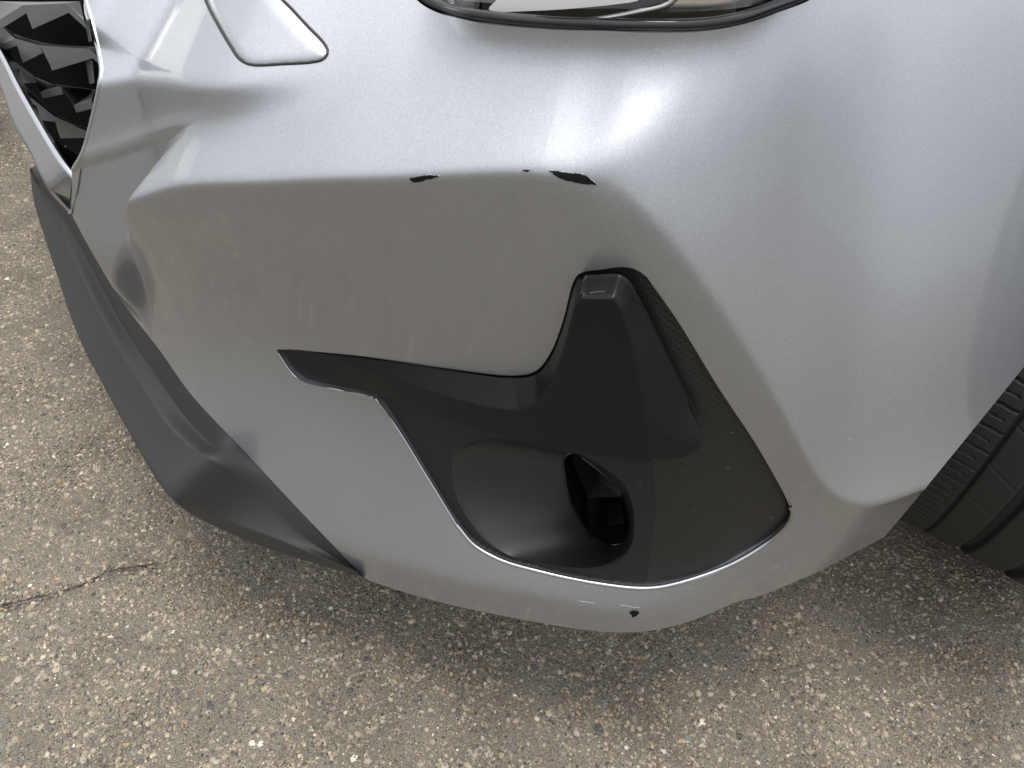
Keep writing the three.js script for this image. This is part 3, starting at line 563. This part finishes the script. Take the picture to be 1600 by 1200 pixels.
// ---- grille: surround, dark frame and rows of faceted blades
{
  const X = (l) => l.map((p) => atX(...p));
  const o = X([[-40, 40, 0.0], [-15, 100, 0.1], [4, 150, 0.17], [18, 193, 0.22], [45, 240, 0.29], [75, 300, 0.345], [106, 334, 0.362]]), i0 = X([[-30, 40, 0.08], [0, 90, 0.16], [24, 138, 0.23], [50, 184, 0.29], [72, 222, 0.33], [94, 256, 0.365], [113, 279, 0.385]]), i1 = i0.map((p) => p.clone().add(new THREE.Vector3(0.001, 0.0005, -0.004))), i2 = i0.map((p) => p.clone().add(new THREE.Vector3(-0.002, -0.02, -0.008)));
  const ou = o.map((p) => p.clone().add(new THREE.Vector3(-0.004, -0.004, -0.02)));
  part('grille_surround', loft([i2, i1, i0, o, ou], { n: 90, round: 3, w0: 0.06 }), M.rimPaint, car);
  const v0 = X([[113, 279, 0.385], [110, 306, 0.372], [106, 334, 0.362]]), v1 = [[128, 262], [122, 298], [113, 333]].map(([x, y]) => { const h = hit(x, y, dBody); return P3(h[0], h[1], h[2] + 0.001); });
  part('surround_corner', loft([v0, v1], { n: 20, round: 0 }), M.rimPaint, car);
  part('grille_trim', tube(hits(dense(pixCurve(grillePix), 12), dBody).map(([s, y, d]) => P3(s, y, d - 0.002)), 0.0022, false, 8, 120), M.rimPaint, car);
  const grille = group('grille', car, 'black grille of faceted blades');
  const rows = [
    [[[-60, -8], [0, 2], [60, 3], [125, 2]], [[-30, 12], [-6, 34], [4, 30], [36, 8], [46, 33], [102, 5], [131, 31]]],
    [[[-40, 0], [0, 37], [22, 53], [45, 61], [68, 67], [100, 71], [147, 73]], [[-20, 52], [5, 68], [23, 60], [32, 88], [62, 71], [77, 99], [140, 77], [150, 86]]],
    [[[5, 72], [18, 85], [35, 103], [55, 120], [80, 131], [105, 134], [149, 140]], [[11, 96], [27, 99], [32, 121], [53, 119], [63, 144], [95, 136], [115, 165], [143, 157]]],
    [[[33, 128], [48, 142], [70, 164], [90, 180], [110, 192], [138, 200]], [[35, 146], [54, 157], [61, 179], [84, 181], [91, 207], [134, 205]]],
  ];
  { const b = [[-60, -30], [140, -30], [170, 60], [168, 150], [140, 290], [100, 270], [40, 170], [-60, 80]].map(([x, y]) => atG(x, y, 0.10)), g = new THREE.BufferGeometry(), v = []; for (let k = 1; k < b.length - 1; k++) for (const p of [b[0], b[k], b[k + 1]]) v.push(p.x, p.y, p.z); g.setAttribute('position', new THREE.Float32BufferAttribute(v, 3)); g.computeVertexNormals(); part('grille_backing', g, M.void, grille); }
  for (const [bk, fr] of rows) {
    const px = [...bk, ...fr.slice().reverse()], tri = THREE.ShapeUtils.triangulateShape(px.map((p) => new THREE.Vector2(...p)), []), nb = bk.length, pos = [];
    const w = px.map((p, k) => atG(p[0], p[1], k < nb ? 0.055 : 0.006));
    for (const t of tri) for (const k of t) pos.push(w[k].x, w[k].y, w[k].z);
    const f3 = fr.map((p) => atG(p[0], p[1], 0.006)), b3 = fr.map((p, k) => f3[k].clone().add(new THREE.Vector3(0, -0.0062, 0)).addScaledVector(f3[k].clone().sub(camP).setY(0).normalize(), 0.001));
    for (let k = 0; k < fr.length - 1; k++) { if (fr[k + 1][1] - fr[k][1] > 15 && fr[k + 1][0] - fr[k][0] < 22) continue; for (const p of [f3[k], b3[k], f3[k + 1], f3[k + 1], b3[k], b3[k + 1]]) pos.push(p.x, p.y, p.z); }
    const g = new THREE.BufferGeometry(); g.setAttribute('position', new THREE.Float32BufferAttribute(pos, 3)); g.computeVertexNormals();
    part('grille_blade', g, M.blade, grille);
  }
  const base = [[-10, 70, 0.004], [25, 132, 0.004], [52, 180, 0.004], [74, 216, 0.004], [96, 252, 0.004], [112, 272, 0.004], [122, 268, 0.02], [126, 246, 0.034], [96, 226, 0.034], [70, 205, 0.034], [48, 172, 0.034], [28, 130, 0.034]];
  const bt = THREE.ShapeUtils.triangulateShape(base.map((p) => new THREE.Vector2(p[0], p[1])), []), bw = base.map((p) => atG(...p)), bp = []; for (const t of bt) for (const k of t) bp.push(bw[k].x, bw[k].y, bw[k].z);
  const bg = new THREE.BufferGeometry(); bg.setAttribute('position', new THREE.Float32BufferAttribute(bp, 3)); bg.computeVertexNormals(); part('grille_base', bg, M.blade, grille);
  // ribbed end plates at the right of the two upper openings
  for (const [x0, y0, x1, y1, n] of [[134, 33, 143, 67, 12], [135, 96, 147, 133, 13]]) {
    const fins = []; for (let k = 0; k < n; k++) { const t = k / n, p = atG(lerp(x0, x0 + 6, t), lerp(y0, y1, t), 0.016), q = atG(lerp(x1 - 2, x1 + 2, t), lerp(y0, y1, t) - 2, 0.008); fins.push(tube([p, q], 0.0006, false, 5, 2)); }
    part('ribbed_plate', fins, M.blade, grille);
  }
}
// ---- headlight
{
  const lamp = group('headlight', car, 'headlight under a clear cover with black surround');
  const inD = (k) => (s, y) => dBody(s, y) - k;
  part('lens', sheet({ poly: lampLoop, D: inD(0.003), step: 0.003, thick: 0 }), M.lens, lamp);
  const low = hits(lampPix, dBody);
  part('lamp_seal', tube(low.map(([s, y, d]) => P3(s, y + 0.002, d - 0.004)), 0.0028, false, 10, 160), M.gloss, lamp);
  part('housing', sheet({ poly: lampLoop, D: (s, y) => dBody(s, y) - 0.02 - 0.9 * Math.max(0, y - R.H.at(s) - 0.004), step: 0.004, thick: 0 }), M.housing, lamp);
  const piece = (name, px, k, m) => { const loop = smoothLoop(hits(px, inD(k)), true, 4); part(name, sheet({ poly: loop, D: inD(k), step: 0.0015, thick: 0.004 }), m, lamp); };
  piece('light_bar', [[763, 15], [772, 4], [786, -8], [880, -12], [985, -8], [1000, -1], [960, 7], [900, 13], [830, 17]], 0.012, M.white);
  piece('reflector', [[1014, 17], [1040, 5], [1062, -10], [1176, -16], [1158, 1], [1110, 13], [1050, 22]], 0.012, M.chrome);
  for (const q of [[[1150, 34], [1215, 16], [1290, -14]], [[1180, 30], [1240, 8], [1300, -18]]]) part('trim_line', tube(at(q, (s, y) => dBody(s, y) - 0.010), 0.0011, false, 6, 40), M.chrome, lamp);
  part('trim_line', tube(at([[690, 27], [760, 34], [850, 36], [930, 31], [1000, 18], [1045, 5], [1060, -10]], (s, y) => dBody(s, y) - 0.010), 0.0016, false, 8, 80), M.chromeDark, lamp);
}
// ---- washer cover
{
  const px = [[300, -60], [322, 2], [340, 38], [360, 72], [374, 92], [392, 101], [440, 100], [488, 97], [506, 92], [512, 82], [508, 70], [480, 40], [442, 0], [400, -40]];
  const loop = smoothLoop(hits(px, dBody), true, 5);
  part('washer_cover', sheet({ poly: loop, D: (s, y) => { const e = -sdf(loop, s, y); return dBody(s, y) + 0.0032 * (1 - Math.pow(1 - clamp(e / 0.006), 2.2)) - 0.0006; }, step: 0.0012, thick: 0.004 }), M.paint, car, 'raised flush cover below the headlight');
  part('cover_gap', tube(loop.map(([s, y]) => P3(s, y, dBody(s, y))).filter((_, i) => i % 2 === 0), 0.0009, true, 6), M.black, car);
}
// ---- scuffs: bare black plastic where the paint is gone, and pale scratches
{
  const chip = (px, name = 'paint_chip', m = M.bare, k = 0.0009) => { const rag = (e) => dense([...px, px[0]], 2.5).slice(0, -1).map(([x, y]) => [x + (rnd() - 0.5) * e, y + (rnd() - 0.5) * e]); const h = hits(rag(1.6), dBody); part('bare_edge', sheet({ poly: hits(rag(3.4), dBody), D: (s, y) => dBody(s, y) + k * 0.4, step: 0.0005, thick: 0 }), M.primer, car); part(name, sheet({ poly: h, D: (s, y) => dBody(s, y) + k, step: 0.0005, thick: 0.0007 }), m, car); };
  chip([[640, 279], [650, 275], [662, 274], [672, 272], [688, 274], [676, 278], [664, 281], [655, 284], [646, 283]]);
  chip([[816, 265], [822, 264], [829, 264], [826, 267], [819, 267]]);
  chip([[857, 265], [872, 266], [888, 269], [905, 270], [918, 274], [934, 288], [920, 287], [908, 286], [898, 284], [886, 281], [874, 277], [866, 271]]);
  chip([[984, 956], [990, 953], [998, 956], [995, 962], [988, 963]]);
  for (const [a, b] of [[[968, 945], [1000, 950]], [[905, 939], [930, 943]], [[1005, 640], [1000, 560]]]) {
    const l = Array.from({ length: 8 }, (_, i) => hit(lerp(a[0], b[0], i / 7), lerp(a[1], b[1], i / 7) + (rnd() - 0.5) * 1.2, dBody));
    part('scratch', tube(l.map(([s, y, d]) => P3(s, y, d)), 0.00012, false, 5, 24), M.scratch, car);
  }
}
{
  // dust and grit stuck to the lower bumper and the black plastic
  const v = [], put = (px, py, D, r) => { const [s, y, d] = hit(px, py, D), c = P3(s, y, d + 0.0004), n = 5, a0 = rnd() * 6; const e = 0.001, tx = P3(s + e, y, D(s + e, y) + 0.0004).sub(c).normalize(), ty = P3(s, y + e, D(s, y + e) + 0.0004).sub(c).normalize(); const q = Array.from({ length: n }, (_, k) => { const a = a0 + k / n * 6.283, f = r * (0.6 + 0.7 * rnd()); return c.clone().addScaledVector(tx, Math.cos(a) * f).addScaledVector(ty, Math.sin(a) * f); }); for (let k = 0; k < n; k++) for (const p of [c, q[k], q[(k + 1) % n]]) v.push(p.x, p.y, p.z); };
  const box = (n, x0, y0, x1, y1, D, r, ok = () => true) => { for (let k = 0; k < n; k++) { const x = lerp(x0, x1, rnd()), y = lerp(y0, y1, rnd()); if (ok(x, y)) put(x, y, D, r * (0.5 + 0.9 * rnd() ** 3)); } };
  const inPx = (poly) => (x, y) => sdf(poly, x, y) < -8;
  box(90, 640, 640, 1220, 900, dBez, 0.00032, (x, y) => inPx(holePix)(x, y) && y > 735 - (x > 1100 ? 60 : 0) && !inPx([[700, 680], [1000, 700], [1000, 880], [720, 850]])(x, y));
  box(60, 330, 560, 640, 880, dBody, 0.00035, (x, y) => y > 1.1 * x + 210 - 400 && y < 1.15 * x + 250 && sdf(holePix, x, y) > 8);
  box(50, 640, 900, 1150, 945, dBody, 0.00035, (x, y) => sdf(holePix, x, y) > 6);
  box(150, 1210, 560, 1500, 860, dBody, 0.00035, (x, y) => sdf(holePix, x, y) > 12 && x * 0.95 + y < 2090);
  box(25, 280, 300, 850, 540, dBody, 0.0003); box(30, 500, 60, 1000, 260, dBody, 0.00025);
  const g = new THREE.BufferGeometry(); g.setAttribute('position', new THREE.Float32BufferAttribute(v, 3)); g.computeVertexNormals();
  part('dust', g, M.dust, car).userData.kind = 'stuff';
}
// ---- what closes the body behind the skin
part('inner_shell', sheet({ poly: [[-0.3, 0.19], [1.13, 0.19], [1.13, 0.66], [-0.3, 0.72]], D: (s, y) => Math.min(-0.12, dMain(s, y) - 0.06), step: 0.012, thick: 0 }), M.void, car);
{
  const pl = []; for (let s = -0.28; s < 1.08; s += 0.04) { const p = P3(s, 0, -0.05); pl.push(new THREE.Vector2(p.x, -p.z)); }
  const e = pl.at(-1); const sh = new THREE.Shape([...pl, new THREE.Vector2(0.5, e.y + 0.02), new THREE.Vector2(0.5, 1.4), new THREE.Vector2(0.84, 1.45), new THREE.Vector2(0.84, 3.6), new THREE.Vector2(-0.86, 3.6), new THREE.Vector2(-0.86, 0.3)]);
  part('undertray', new THREE.ExtrudeGeometry(sh, { depth: 0.03, bevelEnabled: false }).rotateX(-Math.PI / 2).translate(0, 0.225, 0), M.void, car);
}
// ---- front wheel, steered towards the viewer
{
  const wheel = group('wheel', car, 'black tyre behind the wheel arch'); wheel.position.set(WX, 0.350, WZ); wheel.rotation.y = WST;
  const Rr = 0.351, HW = 0.112, th = []; for (let a = -Math.PI; a < Math.PI; ) { th.push(a); const front = a > -1.25 && a < 0.55; a += front ? 0.0032 : 0.03; }
  const us = []; for (let k = 0; k <= 200; k++) us.push(lerp(-HW, HW, k / 200));
  const groove = [-0.060, -0.024, 0.020, 0.060], gw = [0.0024, 0.009, 0.010, 0.009];
  const rad = (a, u) => {
    let r = Rr - 0.030 * smooth(0.086, 0.118, Math.abs(u)) - 0.09 * Math.max(0, (Math.abs(u) - 0.085)) ** 1.4; let cut = 0;
    groove.forEach((g, k) => { const w = gw[k] / 2; cut = Math.max(cut, (k ? 0.0075 : 0.004) * smooth(w + 0.0012, w - 0.0012, Math.abs(u - g))); });
    const pitch = 0.0245, arc = a * Rr + 0.10 * u;
    if (Math.abs(u) > 0.062) {
      const f = ((arc / pitch) % 1 + 1) % 1, q = Math.abs(f - 0.5) * pitch; cut = Math.max(cut, 0.005 * smooth(0.0014, 0.0007, q));
      const f2 = (((arc / pitch) + 0.5) % 1 + 1) % 1, q2 = Math.abs(f2 - 0.5) * pitch; if (Math.abs(u) > 0.068 && Math.abs(u) < 0.098) cut = Math.max(cut, 0.0035 * smooth(0.0009, 0.0005, q2));
    } else if (Math.abs(u) > 0.026) { const f = (((a * Rr + 0.55 * u) / 0.049) % 1 + 1) % 1, q = Math.abs(f - 0.5) * 0.049; cut = Math.max(cut, 0.0012 * smooth(0.0010, 0.0005, q)); }
    return r - cut;
  };
  const pos = [], uv = [], idx = [], side = [[-HW - 0.004, 0.30], [-HW - 0.004, 0.25], [-HW + 0.012, 0.222]], m = us.length + 6;
  for (const a of th) {
    const row = [...side.slice().reverse().map(([u, r]) => [u, r]), ...us.map((u) => [u, rad(a, u)]), ...side.map(([u, r]) => [-u, r])];
    for (const [u, r] of row) { pos.push(u, r * Math.sin(a), r * Math.cos(a)); uv.push(a * Rr, u); }
  }
  for (let i = 0; i < th.length; i++) for (let q = 0; q < m - 1; q++) { const a = i * m + q, b = ((i + 1) % th.length) * m + q; idx.push(a, b, a + 1, a + 1, b, b + 1); }
  const g = new THREE.BufferGeometry(); g.setAttribute('position', new THREE.Float32BufferAttribute(pos, 3)); g.setAttribute('uv', new THREE.Float32BufferAttribute(uv, 2)); g.setIndex(idx); g.computeVertexNormals();
  part('tyre', g, M.rubber, wheel);
  part('rim', new THREE.LatheGeometry([[0.03, 0.05], [0.10, 0.055], [0.17, 0.035], [0.20, 0.06], [0.225, 0.075], [0.228, -0.075], [0.20, -0.08]].map((q) => new THREE.Vector2(...q)), 48).rotateZ(-Math.PI / 2), M.rimMetal, wheel);
  // arch liner
  const arc = (x) => Array.from({ length: 30 }, (_, i) => { const f = -0.05 + i / 29 * 3.3; return new THREE.Vector3(x, 0.36 + 0.42 * Math.sin(f), -0.90 + 0.42 * Math.cos(f)); });
  part('arch_liner', loft([arc(0.5), arc(0.74)], { n: 60, round: 0 }), M.void, car);
}
// ---- bonnet edge and wing above the frame
{
  const e0 = [], e1 = [], e2 = []; for (let s = 0.1; s < 1.42; s += 0.06) { const p = P3(s, YT - 0.002, dBody(s, YT)); e0.push(p); e1.push(new THREE.Vector3(p.x * 0.93, 0.87, p.z - 0.12)); e2.push(new THREE.Vector3(p.x * 0.88, 0.98, p.z * 0.6 - 0.85)); }
  part('bonnet', loft([e0, e1, e2], { n: 60, round: 2 }), M.paint, car);
}

// ------------------------------------------------------------------ another car parked beyond: the lower edge of its body and one tyre
{
  const c = ground(0, 196), e = ground(18, 190), u = e.clone().sub(c).normalize();
  const other = group('parked_car', scene); other.userData = { label: 'pale car parked beyond the grille, only its tyre and sill showing', category: 'car' };
  const ax = new THREE.Vector3(-u.z, 0, u.x); const ctr = e.clone().addScaledVector(u, -0.11);   // tread seen end on: width along u
  const ty = new THREE.LatheGeometry([[0.19, -0.10], [0.235, -0.112], [0.30, -0.112], [0.318, -0.095], [0.322, -0.04], [0.322, 0.04], [0.318, 0.095], [0.30, 0.112], [0.235, 0.112], [0.19, 0.10]].map((q) => new THREE.Vector2(...q)), 64).rotateZ(Math.PI / 2);
  const wh = group('wheel', other); wh.position.set(ctr.x, 0.322, ctr.z).addScaledVector(ax, ax.dot(new THREE.Vector3(-1, 0, 0)) > 0 ? 0.24 : -0.24); wh.rotation.y = Math.atan2(-u.z, u.x);
  part('tyre', ty, M.rubber, wh); part('rim', new THREE.CylinderGeometry(0.2, 0.2, 0.12, 32).rotateZ(Math.PI / 2), M.rimMetal, wh);
  const sh = new THREE.Shape([[-0.2, 0.13], [-0.24, 0.2], [-0.25, 0.5], [-0.2, 0.72], [0.4, 0.82], [1.0, 0.86], [1.5, 1.4], [3.0, 1.42], [3.8, 0.9], [3.9, 0.3], [3.85, 0.15]].map((q) => new THREE.Vector2(...q)));
  const bd = part('body', new THREE.ExtrudeGeometry(sh, { depth: 1.5, bevelEnabled: true, bevelSize: 0.06, bevelThickness: 0.06, bevelSegments: 4 }), M.otherPaint, other);
  bd.position.set(wh.position.x, 0, wh.position.z).addScaledVector(u, -1.62); bd.rotation.y = Math.atan2(-u.z, u.x) + Math.PI / 2; bd.position.addScaledVector(ax, ax.x < 0 ? 0 : 0);
}
renderer.render(scene, camera);
